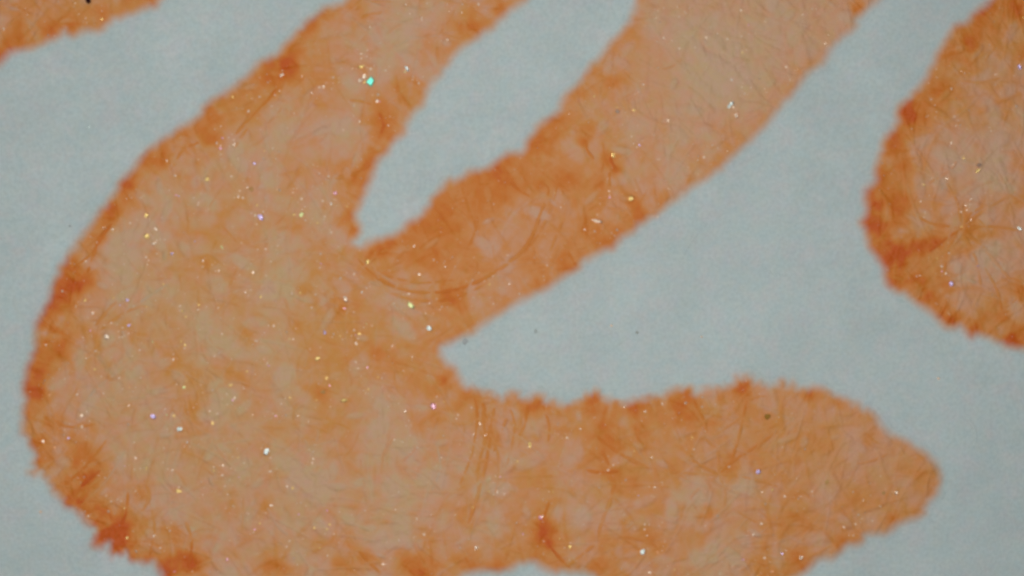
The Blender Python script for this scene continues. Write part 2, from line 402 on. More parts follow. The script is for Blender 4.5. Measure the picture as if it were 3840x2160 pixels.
for k in range(3600):
    L = rng.uniform(70, 300)
    x = rng.uniform(-360, W + 360); y = rng.uniform(-210, H + 210)
    p_ = curve_pts(x, y, rng.uniform(0, 2 * math.pi), L, rng.normal(0, 0.6), int(L / 4.5))
    if k % 2: draw_weave(p_, rng.uniform(3.2, 5.5), rng.uniform(0.3, 1.0))
    else: draw_streak(p_, rng.uniform(3.0, 4.6), rng.uniform(0.3, 1.0))
for k in range(850):
    L = rng.uniform(70, 300)
    draw_streak(curve_pts(rng.uniform(-480, W + 480), rng.uniform(-280, H + 280), rng.uniform(0, 2 * math.pi), L,
                          rng.normal(0, 0.55), int(L / 6)), rng.uniform(6, 11), rng.uniform(0.3, 1.0))

mottle = fbm(GX, GY, 160, 3, 3)
grain = fbm(GX, GY, 34, 5, 2)
tint_f = np.clip(0.5 + 0.22 * fbm(GX, GY, 60, 41, 3) + 0.18 * vnoise(GX, GY, 17, 47)
                 + 0.20 * np.exp(-(((GX - 950) / 620) ** 2 + ((GY - 1350) / 650) ** 2) ** 2) - 0.08, 0, 1)
PZ = paper_z((GX - W / 2) / PX, (H / 2 - GY) / PX).astype(np.float32)

FIELD = {}
def make_ink(name, poly, seed, base):
    d, arc = signed_distance(poly)
    rag = 0.45 + 0.75 * np.maximum(np.exp(-(((GX - 350) / 420) ** 2 + ((GY - 1950) / 330) ** 2)),
                                   np.exp(-(((GX - 2500) / 900) ** 2 + ((GY - 1480) / 120) ** 2)))
    feather = rag * (vnoise(arc, d * 0.25, 26, seed) * 9 + vnoise(arc, d * 0.2, 62, seed + 1) * 7
               + vnoise(GX, GY, 20, seed + 2) * 5)
    near = sstep(260, 30, np.abs(d))
    dd = d + feather * sstep(80, 10, np.abs(d))
    ring = np.exp(-np.clip(dd, 0, None) / 62.0)
    ringmod = np.clip(0.78 + 0.34 * vnoise(arc, arc * 0, 210, seed + 5) + 0.28 * vnoise(arc, d * 0.5, 44, seed + 6), 0.1, 1.5)
    # the arm at the top right and the pointed leaf are dyed lighter along the rim
    soft = np.maximum(np.exp(-(((GX - 2780) / 560) ** 2 + ((GY - 220) / 420) ** 2) ** 2),
                      np.exp(-(((GX - 3300) / 320) ** 2 + ((GY - 1750) / 280) ** 2) ** 2))
    g = lambda x, y, a, b: np.exp(-(((GX - x) / a) ** 2 + ((GY - y) / b) ** 2))
    where = 0.62 + 0.62 * g(180, 1400, 330, 700) + 0.55 * g(450, 2050, 420, 260) + 0.55 * g(3280, 850, 260, 360) + 0.35 * g(700, 500, 420, 330) \
        - 0.25 * g(3200, 1550, 500, 200)
    ringmod = ringmod * (1 - 0.75 * soft) * where
    fray = vnoise(arc, d * 0.12, 15, seed + 8) * near * 0.085 * rag * sstep(200, 20, d)   # fibres fanning across the rim
    calm = 1 - 0.6 * soft
    leaf = np.exp(-(((GX - 2700) / 800) ** 2 + ((GY - 1800) / 330) ** 2) ** 2)
    side = ((GX - 2150) * 450 - (GY - 340) * 350) / 570 + 55 * vnoise(GX, GY, 90, seed + 9) + 25 * vnoise(GX, GY, 32, seed + 10)
    band = np.exp(-(((GX - 1820) / 520) ** 2 + ((GY - 840) / 330) ** 2) ** 2) * sstep(45, -45, side)
    heart = g(3760, 620, 230, 330) + 0.8 * g(3760, 1030, 170, 170)
    pig = (base - 0.09 * heart + 0.09 * leaf + 0.11 * band + 0.30 * ring * ringmod + blot * np.where(blot > 0, 0.62, 0.62) + 0.115 * mottle * calm + 0.05 * grain * calm
           - 0.165 * cells * (1 - 0.4 * ring) * (0.4 + 0.6 * calm) + 0.085 * streak * calm - 0.08 * weave * calm + fray - 0.0 * soft)
    pig = np.clip(pig, 0.29 - 0.03 * soft, 1.0)
    cover = sstep(-33, 25, dd)
    cover_a = np.clip(cover + 0.05 * sstep(-36, -8, dd), 0, 1)
    keep = dd > -34
    z = PZ + 0.0005 + 0.012 * sstep(-34, 25, dd) + (0.009 * cells + 0.007 * streak + 0.006 * weave + 0.004 * grain) * cover
    quad = keep[:-1, :-1] & keep[1:, :-1] & keep[:-1, 1:] & keep[1:, 1:]
    idx = np.full(GX.shape, -1, np.int64)
    used = np.zeros(GX.shape, bool)
    used[:-1, :-1] |= quad; used[1:, :-1] |= quad; used[:-1, 1:] |= quad; used[1:, 1:] |= quad
    idx[used] = np.arange(used.sum())
    v = np.stack([(GX[used] - W / 2) / PX, (H / 2 - GY[used]) / PX, z[used]], 1)
    a = idx[:-1, :-1][quad]; b = idx[1:, :-1][quad]; c = idx[1:, 1:][quad]; e = idx[:-1, 1:][quad]
    faces = np.stack([a, b, c, e], 1)
    me = mesh_np(name, v, faces, ink_mat)
    for an, arr in (('pigment', pig), ('cover', cover_a), ('tint', np.clip(tint_f - 0.10 * ring - 0.42 * np.clip(blot, 0, .6) - 0.22 * band - 0.12 * heart, 0, 1))):
        at = me.attributes.new(an, 'FLOAT', 'POINT')
        at.data.foreach_set('value', arr[used].astype(np.float32))
    o = bpy.data.objects.new(name, me)
    link(o)
    FIELD[o.name] = (dd, z, pig, cover_a)
    return o

# ------------------------------------------------------------------ the paper
px_ = np.linspace(-9, 9, 181); py_ = np.linspace(-6.5, 6.5, 131)
QX, QY = np.meshgrid(px_, py_)
top = np.stack([QX.ravel(), QY.ravel(), paper_z(QX, QY).ravel() - 0.002], 1)
ny, nx = QX.shape
ii = np.arange(ny * nx).reshape(ny, nx)
fq = np.stack([ii[:-1, :-1].ravel(), ii[:-1, 1:].ravel(), ii[1:, 1:].ravel(), ii[1:, :-1].ravel()], 1)
rim = np.concatenate([ii[0, :-1], ii[:-1, -1], ii[-1, :0:-1], ii[:0:-1, 0]])
low = top[rim].copy(); low[:, 2] -= 0.10
base_i = len(top) + np.arange(len(rim))
sk = np.stack([rim, base_i, np.roll(base_i, -1), np.roll(rim, -1)], 1)
paper = bpy.data.objects.new('paper_sheet', mesh_np('paper_sheet', np.concatenate([top, low]), np.concatenate([fq, sk]), paper_mat))
link(paper)
tag(paper, 'pale grey-white paper sheet under the orange ink shapes', kind='structure')

# ------------------------------------------------------------------ the three ink shapes
ink_tl = tag(make_ink('ink_shape', TOP_LEFT, 101, 0.47),
             'small orange ink patch with ragged lower edge filling the upper left corner', 'ink shape', 'orange ink shapes')
ink_main = tag(make_ink('ink_shape', MAIN, 202, 0.45),
               'largest orange ink shape, a rounded body with two upper arms and a pointed leaf', 'ink shape', 'orange ink shapes')
ink_r = tag(make_ink('ink_shape', RIGHT, 303, 0.55),
            'dark-rimmed orange ink shape with round left edge, cut by the right border', 'ink shape', 'orange ink shapes')
INKS = (ink_tl, ink_main, ink_r)

def surface(px, py):
    """which ink shape lies under a pixel, and the height there (mm)"""
    i = int(round((py - gy[0]) / STEP)); j = int(round((px - gx[0]) / STEP))
    i = min(max(i, 0), NY - 1); j = min(max(j, 0), NX - 1)
    for o in INKS:
        dd, z, pg, cv = FIELD[o.name]
        if dd[i, j] > 0: return o, float(z[i, j]), float(dd[i, j])
    return None, float(PZ[i, j]), 0.0

# ------------------------------------------------------------------ fibres
DELTA = (0.14, 0.115, 0.18, 0.08, -0.10)      # how much more (or less) dye a fibre holds than the sheet around it

def smooth_path(P, n):
    P = np.array(P, float)
    t = np.concatenate([[0], np.cumsum(np.hypot(*np.diff(P, axis=0).T))]); t /= t[-1]
    out = []
    for u in np.linspace(0, 1, n):
        i = min(max(np.searchsorted(t, u) - 1, 0), len(P) - 2)
        s = (u - t[i]) / max(t[i + 1] - t[i], 1e-6)
        p0 = P[max(i - 1, 0)]; p1 = P[i]; p2 = P[i + 1]; p3 = P[min(i + 2, len(P) - 1)]
        out.append(0.5 * ((2 * p1) + (p2 - p0) * s + (2 * p0 - 5 * p1 + 4 * p2 - p3) * s * s + (3 * p1 - p0 - 3 * p2 + p3) * s ** 3))
    return np.array(out)

def fibre_mesh(name, path_px, width_px, mat, lift=0.35, sides=6, delta=None, flat=0.4):
    n = len(path_px)
    r = width_px / 2 / PX
    V = []; F = []
    tang = np.gradient(path_px, axis=0); tang /= np.linalg.norm(tang, axis=1)[:, None] + 1e-9
    zs = np.array([surface(x, y)[1] for x, y in path_px])
    zs = np.convolve(np.pad(zs, 2, 'edge'), np.ones(5) / 5, 'valid')
    for i in range(n):
        t = i / (n - 1)
        prof = min(1.0, 6 * min(t, 1 - t) + 0.15)
        rr = r * prof * (1 + 0.15 * math.sin(9 * t + width_px))
        cx, cy = X(path_px[i, 0]), Y(path_px[i, 1])
        nx_, ny_ = tang[i, 1], tang[i, 0]       # normal in mm space (y flipped)
        cz = zs[i] + rr * (lift * prof - (1 - prof) * 0.9) * flat
        for s in range(sides):
            a = math.pi * s / (sides - 1)       # half-buried strand: an arched back, edges sunk in the sheet
            V.append((cx + nx_ * rr * math.cos(a), cy + ny_ * rr * math.cos(a), cz + rr * flat * (math.sin(a) - 0.35)))
    for i in range(n - 1):
        for s in range(sides - 1):
            F.append((i * sides + s, i * sides + s + 1, (i + 1) * sides + s + 1, (i + 1) * sides + s))
    me = mesh_np(name, V, F, mat)
    if delta is not None:
        pg = []; tn = []; cv = []
        for x, y in path_px:
            i = min(max(int(round((y - gy[0]) / STEP)), 0), NY - 1); j = min(max(int(round((x - gx[0]) / STEP)), 0), NX - 1)
            pg.append(max(FIELD[k.name][2][i, j] for k in INKS)); tn.append(tint_f[i, j]); cv.append(max(FIELD[k.name][3][i, j] for k in INKS))
            pg[-1] = next((FIELD[k.name][2][i, j] for k in INKS if FIELD[k.name][0][i, j] > -34), pg[-1])
        pg = np.convolve(np.pad(np.array(pg), 3, 'edge'), np.ones(7) / 7, 'valid')
        pg = np.clip(pg + delta, 0.2, 1.0)
        for an, arr in (('pigment', pg), ('cover', np.array(cv)), ('tint', np.array(tn))):
            at = me.attributes.new(an, 'FLOAT', 'POINT')
            at.data.foreach_set('value', np.repeat(arr, sides).astype(np.float32))
    return me

# the one long arched fibre that can be followed from end to end
P = smooth_path([(1335,962),(1400,1030),(1480,1075),(1570,1096),(1680,1092),(1780,1062),(1870,1012),(1950,950),(1995,887),(2028,797),(2047,749),(2058,708),(2028,682)], 60)
tag(link(bpy.data.objects.new('long_fibre', fibre_mesh('long_fibre', P, 14, ink_mat, 0.1, 6, 0.17))),
    'long orange fibre arching across the ink below the upper white finger of paper', 'fibre')

FIBRES = [
 ([(880,507),(940,440),(1000,380),(1045,325)],10,0),([(328,1028),(345,970),(380,890),(425,835)],12,2),([(358,1222),(400,1170),(440,1128)],12,0),
 ([(375,1240),(440,1190),(520,1150),(560,1152)],10,1),([(270,1010),(335,960),(350,930)],8,0),([(2479,1765),(2590,1775),(2695,1782)],9,3),
 ([(2572,1713),(2640,1752),(2695,1780)],11,1),([(2695,1782),(2740,1735),(2810,1690),(2920,1615)],10,1),([(2695,1780),(2690,1700),(2640,1640)],9,3),
 ([(2229,1627),(2278,1668),(2367,1724),(2442,1758)],12,1),([(2308,1799),(2285,1888),(2248,1985),(2240,2022)],13,1),([(2255,1687),(2272,1720),(2285,1745)],9,0),
 ([(1843,1627),(1825,1728),(1800,1830),(1772,1918),(1750,1978)],11,0),([(1760,1416),(1800,1490),(1830,1580)],11,0),([(1804,1520),(1818,1640),(1780,1790)],9,1),
 ([(3600,858),(3720,850),(3827,866)],10,1),([(3600,860),(3680,920),(3737,987),(3793,1054)],11,1),([(3600,860),(3540,900),(3480,945)],10,2),
 ([(3610,850),(3640,800),(3700,770)],9,1),([(2285,590),(2300,625),(2318,655)],12,2),([(2285,645),(2285,700)],10,2),([(2195,500),(2200,560),(2230,600)],10,2),
 ([(1310,376),(1350,380),(1395,392)],9,1),([(1355,71),(1381,56),(1435,46)],10,1),([(1330,40),(1390,10),(1480,8)],9,1),([(2130,940),(2160,1000)],10,0),
 ([(2195,1760),(2240,1770),(2330,1765)],10,0),([(1905,1560),(1870,1640),(1850,1700)],9,0),([(2050,2030),(2090,2080),(2140,2130)],12,2),
 ([(2230,2040),(2170,2090),(2130,2120)],11,1),([(2330,2010),(2430,2030),(2470,2060)],9,3),([(1000,1900),(1040,1970),(1085,2010)],11,4),
 ([(300,1880),(330,1830),(380,1790)],10,4),([(380,1760),(330,1800),(300,1830)],12,2),([(540,1800),(560,1860),(530,1920)],12,1),([(2060,1880),(2040,1940)],9,1),
 ([(410,1420),(360,1460),(330,1500)],9,4),([(1345,2060),(1385,2110),(1430,2150)],10,0),([(1300,1000),(1360,1040),(1430,1075)],9,4),
 ([(1400,1010),(1480,1060),(1560,1075)],8,4),([(1730,700),(1760,790),(1790,860)],8,3),([(1900,640),(1930,700),(1990,740)],9,1),([(1790,810),(1780,880),(1760,920)],10,1),
 ([(2110,830),(2080,900),(2060,950)],9,3),([(640,640),(690,560),(760,530)],9,1),([(930,480),(900,520),(880,560)],9,0),([(1390,620),(1340,650),(1250,670)],10,1),
 ([(1420,420),(1440,470),(1420,520)],10,0),([(640,1060),(560,1110),(480,1170)],8,4),([(1060,1090),(1080,1160),(1090,1240)],8,3),
 ([(1480,1640),(1440,1700),(1430,1780)],9,3),([(1640,1670),(1650,1760),(1620,1840)],8,4),([(1980,1520),(1970,1590),(1945,1640)],10,0),([(2035,1520),(2060,1600),(2055,1660)],9,0),
 ([(3600,858),(3560,930),(3540,1030)],9,1),([(3605,850),(3590,760),(3545,680)],8,1),([(3610,850),(3690,790),(3810,720)],9,3),([(3600,860),(3660,970),(3680,1090)],9,1),
 ([(3690,1000),(3740,1090),(3760,1180)],8,0),([(3605,855),(3500,840),(3420,800)],9,0),([(2695,1780),(2610,1840),(2560,1910)],8,3),([(2695,1780),(2720,1860),(2700,1950)],8,3),
 ([(2695,1780),(2800,1790),(2930,1830)],8,3),([(2740,1735),(2770,1640),(2800,1500)],9,1),([(1770,1440),(1790,1560),(1770,1700),(1720,1830)],9,0),
 ([(1860,1490),(1840,1600),(1800,1720),(1790,1850)],9,1),([(1900,1500),(1930,1600),(1900,1750)],8,0),([(1810,1560),(1860,1660),(1870,1790),(1840,1900)],8,3),
 ([(1390,1000),(1470,1040),(1580,1060),(1700,1050)],8,1),([(1440,1090),(1560,1125),(1700,1120),(1830,1060)],9,1),([(1960,960),(2030,860),(2080,740),(2090,660)],8,1),
 ([(160,1560),(260,1600),(360,1590)],9,0),([(230,1830),(330,1740),(400,1650)],10,0),([(300,1900),(400,1800),(470,1690)],9,4),([(420,2040),(470,1930),(480,1840)],10,2),
 ([(560,2090),(580,1980),(560,1880)],9,1),([(700,2150),(720,2040),(690,1940)],10,0),([(2600,1500),(2640,1580),(2650,1640)],10,1),([(3330,1700),(3260,1730),(3180,1740)],8,3),([(3600,300),(3680,310),(3760,290)],8,3),([(3480,690),(3560,640),(3590,600)],9,1),
]
for P, w, m in FIBRES:
    P = np.array(P, float)
    mid = P[len(P) // 2]
    o = surface(*mid)[0] or surface(*P[0])[0] or ink_main
    path = smooth_path(P, max(10, int(np.hypot(*np.diff(P, axis=0).T).sum() / 14)))
    link(bpy.data.objects.new('fibre', fibre_mesh('fibre', path, w * 1.25, ink_mat, -0.05, 6, DELTA[m])), o)

cnt = 0
while cnt < 210:                                  # shorter fibres strewn through the sheet
    x = rng.uniform(-200, W + 200); y = rng.uniform(-150, H + 150)
    o, z, dd = surface(x, y)
    if o is None or dd < 25: continue
    if 2330 < x < 3250 and y < 560 and rng.random() < 0.75: continue
    L = rng.uniform(50, 170)
    path = np.array([(a, b) for a, b, t in curve_pts(x, y, rng.uniform(0, 2 * math.pi), L, rng.normal(0, 0.8), max(8, int(L / 12)))])
    if min(surface(*path[0])[2], surface(*path[-1])[2], surface(*path[len(path)//2])[2]) < 6: continue
    m = DELTA[int(rng.choice([0, 1, 3, 4, 4, 3]))]
    link(bpy.data.objects.new('fibre', fibre_mesh('fibre', path, rng.uniform(4, 8), ink_mat, 0.1, 6, m * 0.55)), o)
    cnt += 1

cnt = 0
while cnt < 14:                                   # colourless fibres of the bare paper
    x = rng.uniform(0, W); y = rng.uniform(0, H)
    if surface(x, y)[0] is not None: continue
    L = rng.uniform(90, 260)
    path = np.array([(a, b) for a, b, t in curve_pts(x, y, rng.uniform(0, 2 * math.pi), L, rng.normal(0, 0.9), max(8, int(L / 14)))])
    if any(surface(*p)[0] is not None for p in path): continue
    link(bpy.data.objects.new('fibre', fibre_mesh('fibre', path, rng.uniform(6, 11), paper_mat, 0.5, flat=0.12)), paper)
    cnt += 1

# ------------------------------------------------------------------ glinting crystals
GC = {'w': (1.0, 0.80, 0.62), 'g': (1.0, 0.72, 0.27), 'p': (1.0, 0.56, 0.68), 'v': (0.74, 0.62, 1.0), 'o': (1.0, 0.52, 0.26),
      'l': (0.82, 0.88, 0.42), 'c': (0.86, 0.97, 0.93), 't': (0.22, 0.95, 0.76)}
GM = {}
def roughen(m, amount):
    nt = m.node_tree; n, l = nt.nodes, nt.links
    geo = n.new('ShaderNodeNewGeometry')
    t = n.new('ShaderNodeTexNoise'); t.inputs['Scale'].default_value = 110; t.inputs['Detail'].default_value = 1
    l.new(geo.outputs['Position'], t.inputs['Vector'])
    b = n.new('ShaderNodeBump'); b.inputs['Strength'].default_value = amount; b.inputs['Distance'].default_value = 0.004
    l.new(t.outputs['Fac'], b.inputs['Height']); l.new(b.outputs['Normal'], n['Principled BSDF'].inputs['Normal'])
    return m
def glint_mat(c, lev):
    key = (c, lev)
    if key not in GM:
        if lev == 3:
            GM[key] = simple_mat('dull_crystal', tuple(min(0.93, 0.40 * a + b) for a, b in zip(GC[c], (0.50, 0.32, 0.20))), 0.35, 0.45, 0.6, 0.1, 90)
        else:
            GM[key] = simple_mat('bright_crystal', GC[c], 0.28 if lev == 1 else 0.34, 0.9, 0.5, 0.15, 90)
            roughen(GM[key], 0.55)
    return GM[key]

def crystal_mesh(name, seed, sides, peak=0.0):
    r = random.Random(seed)
    top = []; mid = []; bot = []
    for s in range(sides):
        a = 2 * math.pi * (s + r.uniform(-.25, .25)) / sides
        k = r.uniform(.8, 1.12)
        top.append((0.78 * k * math.cos(a), 0.78 * k * math.sin(a), 0.22))
        mid.append((k * math.cos(a), k * math.sin(a), 0.0))
        bot.append((0.7 * k * math.cos(a), 0.7 * k * math.sin(a), -0.5))
    v = top + mid + bot + [(peak * r.uniform(-2.2, 2.2), peak * r.uniform(-2.2, 2.2), 0.22 + peak), (0, 0, -0.5)]
    n = sides; f = []
    for s in range(n):
        t = (s + 1) % n
        f += [(s, n + s, n + t), (s, n + t, t), (n + s, 2 * n + s, 2 * n + t), (n + s, 2 * n + t, n + t), (3 * n, s, t), (3 * n + 1, 2 * n + t, 2 * n + s)]
    return mesh_np(name, v, f, None, smooth=False)
CRY = [crystal_mesh('crystal', 3 + k, 4 + k % 4) for k in range(8)]
SHARD = [crystal_mesh('shard', 40 + k, 4 + k % 4, 0.06) for k in range(8)]
for me in CRY + SHARD: me.materials.append(glint_mat('w', 2))

def place_crystal(o, px, py, rx, ry, ang, lev, z, rnd):
    """rest the crystal in the film; its flat face catches one LED of the ring"""
    P = Vector((X(px), Y(py), z))
    Lp = rnd.choice(LEDS)
    h = ((Lp - P).normalized() + (Vector((0, 0, CAM_Z)) - P).normalized()).normalized()
    dev = {1: 1.0, 2: 3.5, 3: 9.0}[lev]
    h = (h + Vector((rnd.gauss(0, 1), rnd.gauss(0, 1), 0)) * math.radians(dev)).normalized()
    q = h.to_track_quat('Z', 'Y').to_matrix().to_4x4() @ Matrix.Rotation(ang, 4, 'Z')
    sz = (rx + ry) / 2 / PX
    o.matrix_basis = Matrix.Translation(P + Vector((0, 0, 0.25 * sz))) @ q @ Matrix.Diagonal((rx / PX, ry / PX, sz, 1))

FLECKS = {
(0,0):"258,92,w,2;760,35,w,3;1025,190,g,1;490,355,g,3;40,290,g,3;585,15,w,3;890,1278,c,2;2345,975,g,1;2500,1120,w,3;2240,1390,p,2;2180,1438,w,2;2360,1445,w,2",
(1,0):"1145,272,w,2;1667,183,w,2;1508,48,w,2;1925,45,w,2;2075,45,w,3;2072,127,w,2;1925,405,w,3;1055,545,w,1;1118,570,w,2;1062,590,w,2;1155,695,w,3;1305,710,w,3;1580,770,w,3;1640,840,l,3;462,770,w,2;780,780,w,3;238,918,w,2;193,958,w,2;37,975,w,3;118,830,w,3;683,873,w,1;640,880,w,3;568,940,w,2;1230,955,w,3;1220,1020,w,1;1245,1022,p,2;985,1065,w,3;385,1140,w,2;1045,1225,g,3;880,1310,w,3;1333,1265,w,2;2240,45,w,3;1498,725,l,2",
(2,0):"1525,385,w,1;1680,170,l,3;1435,95,w,3;2303,103,w,2;2380,250,p,2;2165,395,w,2;1940,420,w,3;1955,380,w,3;2315,530,g,2;1470,685,w,3;1318,853,w,2;2210,805,c,2;2340,945,w,3;825,972,g,2;1225,1110,g,1;1055,1082,g,2;2225,1080,w,2;1840,480,w,3;1945,610,w,3;1570,1215,w,3;2485,790,w,3;1490,225,g,3;1750,135,l,3;1735,120,l,3",
(3,0):"440,90,w,3;348,148,w,2;575,440,w,3;185,675,w,3;880,190,c,3;1945,720,w,2;1978,740,w,2;2285,750,w,2;2570,180,g,2;2020,1110,w,3;1875,1170,w,3;2243,1318,w,2;1845,1438,w,2;1640,1000,w,3;2500,1070,w,3;1930,1260,w,3;1840,895,w,3",
(0,1):"2355,8,w,1;2218,45,p,1;2218,15,p,3;2560,195,v,1;2328,325,w,2;1800,525,v,2;1775,515,p,2;2000,590,w,2;1135,860,w,2;1062,853,w,2;1570,855,w,1;1578,970,w,2;980,990,w,2;2490,435,w,2;2400,530,w,1;2445,545,g,3;2415,470,w,3;1965,980,v,2;1735,1103,v,1;2230,1030,l,2;2240,1048,l,2;2043,1175,w,1;2207,1275,w,1;2550,1292,w,1;1250,1210,w,3;1498,1318,w,2;1645,1412,g,2;865,1180,g,3;1470,1140,l,3;1580,1105,w,3;1385,1300,l,3;1420,540,p,3;1765,320,c,3;1310,795,w,3;2570,720,w,2;1680,168,w,3",
(1,1):"757,605,c,1;640,300,w,2;735,325,w,3;465,398,g,2;1062,345,l,3;920,630,g,2;372,487,w,2;365,540,g,2;460,553,w,3;238,465,w,3;675,575,w,3;75,685,w,2;380,713,g,1;500,768,w,2;620,797,g,2;693,730,g,3;10,617,g,2;85,70,g,2;72,145,g,3;100,1060,w,3;150,1183,w,2;650,1105,p,3;655,1205,p,2;640,1245,w,3;1592,1030,w,1;1978,1137,w,2;1790,1165,w,3;1905,1235,w,2;1643,1310,w,1;2380,1325,p,3;2350,1412,g,2;2548,1410,w,2;2180,1370,w,3;850,1350,w,3;990,1310,w,3;1140,1400,w,3;760,890,g,3",
(2,1):"1280,15,v,1;1872,127,w,2;1930,135,w,3;2015,15,w,3;437,495,g,2;975,475,w,2;980,515,w,2;980,540,p,2;1572,450,w,2;1462,732,w,2;857,710,w,2;728,862,w,1;830,878,w,2;1055,865,w,3;353,1220,w,2;385,680,p,3",
(3,1):"1968,140,g,2;1863,210,p,3;1800,347,w,1;1570,412,g,2;1755,455,w,3;1535,578,w,2;2040,555,w,2;1987,620,w,1;1998,665,w,2;1937,687,w,2;2040,760,w,1;1948,833,g,2;2015,835,g,3;1820,1095,w,2;1700,1150,g,2;1748,1230,w,2;1750,1280,p,2;1790,1303,w,1;1500,1330,w,2;2112,1228,v,2;1150,195,g,3",
(0,2):"857,122,g,1;848,158,o,2;1145,98,g,2;1283,122,v,1;1210,172,v,2;935,255,w,1;1475,190,g,2;1430,240,l,3;1815,180,w,2;1838,232,g,2;2010,170,g,1;1872,290,g,2;2470,42,w,1;2200,200,w,3;910,430,p,2;1120,352,w,3;1300,375,v,1;1235,400,l,3;1235,440,w,3;1298,457,w,2;465,572,w,2;1540,540,l,1;1825,537,g,1;1865,572,g,1;1857,608,w,2;2235,463,w,2;1410,627,w,2;963,635,l,3;870,708,w,2;1747,720,w,1;2160,685,w,3;955,820,g,2;2485,843,g,1;1200,905,w,2;1420,905,w,2;1878,935,g,2;1855,998,l,1;2327,978,g,1;2140,1028,w,3;2360,1108,w,1;2345,1128,p,2;1305,1000,g,2;1045,1060,w,2;505,1072,o,2;455,930,w,3;780,1070,g,3;1297,1183,w,1;1663,1217,w,2;1950,1203,w,2;1678,1275,l,1;1752,1285,g,1;827,1283,w,1;2115,1237,w,2;2140,1362,g,1;825,1390,w,3;1290,1370,w,3;2210,655,w,3;2570,530,w,2;1570,125,w,3;628,30,w,3",
(1,2):"45,88,g,1;445,50,g,2;365,55,g,3;893,207,p,1;983,243,w,2;1065,42,c,1;1540,58,w,2;1747,155,w,2;1400,185,w,3;1870,190,w,3;1112,358,l,2;988,423,w,3;1040,460,g,1;1000,470,p,2;850,483,g,2;780,465,p,3;338,510,l,2;310,440,g,3;560,195,g,3;1373,582,w,1;115,755,w,2;130,780,p,2;1005,745,p,3;1123,798,p,1;712,907,g,1;740,980,p,1;1230,898,g,2;1265,907,w,2;1572,697,w,2;1133,1018,g,2;1130,1060,l,3;343,1105,g,1;610,1125,g,2;1890,1147,g,2;1503,1238,w,1;1540,1333,w,2;200,1288,p,1;2255,1365,w,1;2030,1275,w,3;255,1165,g,3;300,1280,w,3;10,530,w,3;180,380,w,3;600,65,g,3",
(2,2):"75,57,w,2;1130,1192,w,2;1510,1165,w,3;1340,1240,w,3;1748,1155,g,3;1915,1095,w,3;1910,1198,w,3;685,1415,w,1;1910,492,c,3;460,1380,w,3;1000,378,c,3",
(3,2):"1715,910,c,3;2255,68,w,3;200,935,w,3",
(0,3):"440,92,w,1;558,150,o,1;693,62,v,1;1350,103,w,2;1648,158,w,2;1885,105,c,2;1365,260,w,1;1255,343,p,2;1475,362,g,1;1735,385,w,3;2397,257,g,2;2242,337,w,1;2150,390,g,2;2237,435,w,2;2405,455,p,2;848,453,w,2;1060,460,w,2;1800,555,w,3;1120,697,w,2;1280,655,w,2;1250,765,g,2;1090,800,w,3;890,845,w,3;2037,630,w,2;1710,990,w,3;1550,1043,w,2;1370,1200,w,3;1615,1165,w,3;2565,982,p,1;2553,1010,w,2;2285,1282,p,1;1755,1403,p,2;2290,625,g,3;410,800,c,3;2345,745,w,3;2110,1410,w,3;2025,500,p,3",
(1,3):"145,258,w,2;575,270,w,2;568,310,w,3;145,395,w,1;310,548,w,1;370,567,g,1;150,740,w,1;430,828,p,2;718,788,p,2;38,922,g,2;740,930,g,2;718,978,g,1;585,963,g,1;310,1155,w,2;643,1167,g,2;718,1242,w,2;1278,1328,w,1;1475,97,w,2;1620,155,w,3;1440,603,w,2;1765,830,w,2;2005,835,w,2;1620,872,w,2;1438,1087,w,2;2055,1165,w,3;2190,22,w,1;2310,32,w,1;1885,38,w,3;2460,450,p,2;2345,597,g,2;2428,600,w,2;2497,623,w,2;2180,755,g,2;2165,205,w,3;1690,1030,w,3;575,195,w,3;455,715,w,3;380,1270,w,3;1100,790,w,3",
(2,3):"553,55,w,2;55,298,g,2;1227,188,g,2;1405,255,w,2;1830,170,w,2;1015,330,w,2;965,382,w,3;1435,553,w,1;413,603,g,2;1270,637,v,2;305,848,w,1;45,912,w,2;112,1025,p,2;482,1072,g,2;1462,1203,o,1;1383,1408,w,1;1635,1378,g,2;1102,1372,w,3;2425,1027,w,2;2320,1280,p,2;2540,1262,w,3;2465,1440,g,2;2505,920,p,3;1140,480,w,3;2065,840,w,3;2180,345,p,3;875,560,w,3;2545,720,g,3;1330,975,w,3;165,150,w,2;1812,52,g,2",
(3,3):"305,663,w,2;757,955,w,1;138,1220,v,1;40,1400,o,2;1125,743,w,2;905,830,w,3;878,925,w,3;368,170,c,3;150,150,g,3;40,580,g,2;440,597,w,3;850,600,w,3;165,640,p,3",
}
K = 2576 / 960.0
rnd = random.Random(77)
dull = {}
n_parts = 0
for (tx, ty), s in FLECKS.items():
    for it in s.split(';'):
        a = it.split(',')
        px = tx * 960 + float(a[0]) / K; py = ty * 540 + float(a[1]) / K
        c, lev = a[2], int(a[3])
        o, z, dd = surface(px, py)
        owner = o or paper
        if lev == 3:
            dull.setdefault(owner.name, []).append((px, py, z, c))
            continue
        f = bpy.data.objects.new('glitter_fleck', CRY[rnd.randrange(8)])
        f.material_slots[0].link = 'OBJECT'
        f.material_slots[0].material = glint_mat(c, lev)
        r = rnd.uniform(5.5, 8.5) if lev == 1 else rnd.uniform(3.8, 6.2)
        link(f, owner)
        place_crystal(f, px, py, r, r * rnd.uniform(.4, .85), rnd.uniform(0, 6.28), lev, z, rnd)
        n_parts += 1

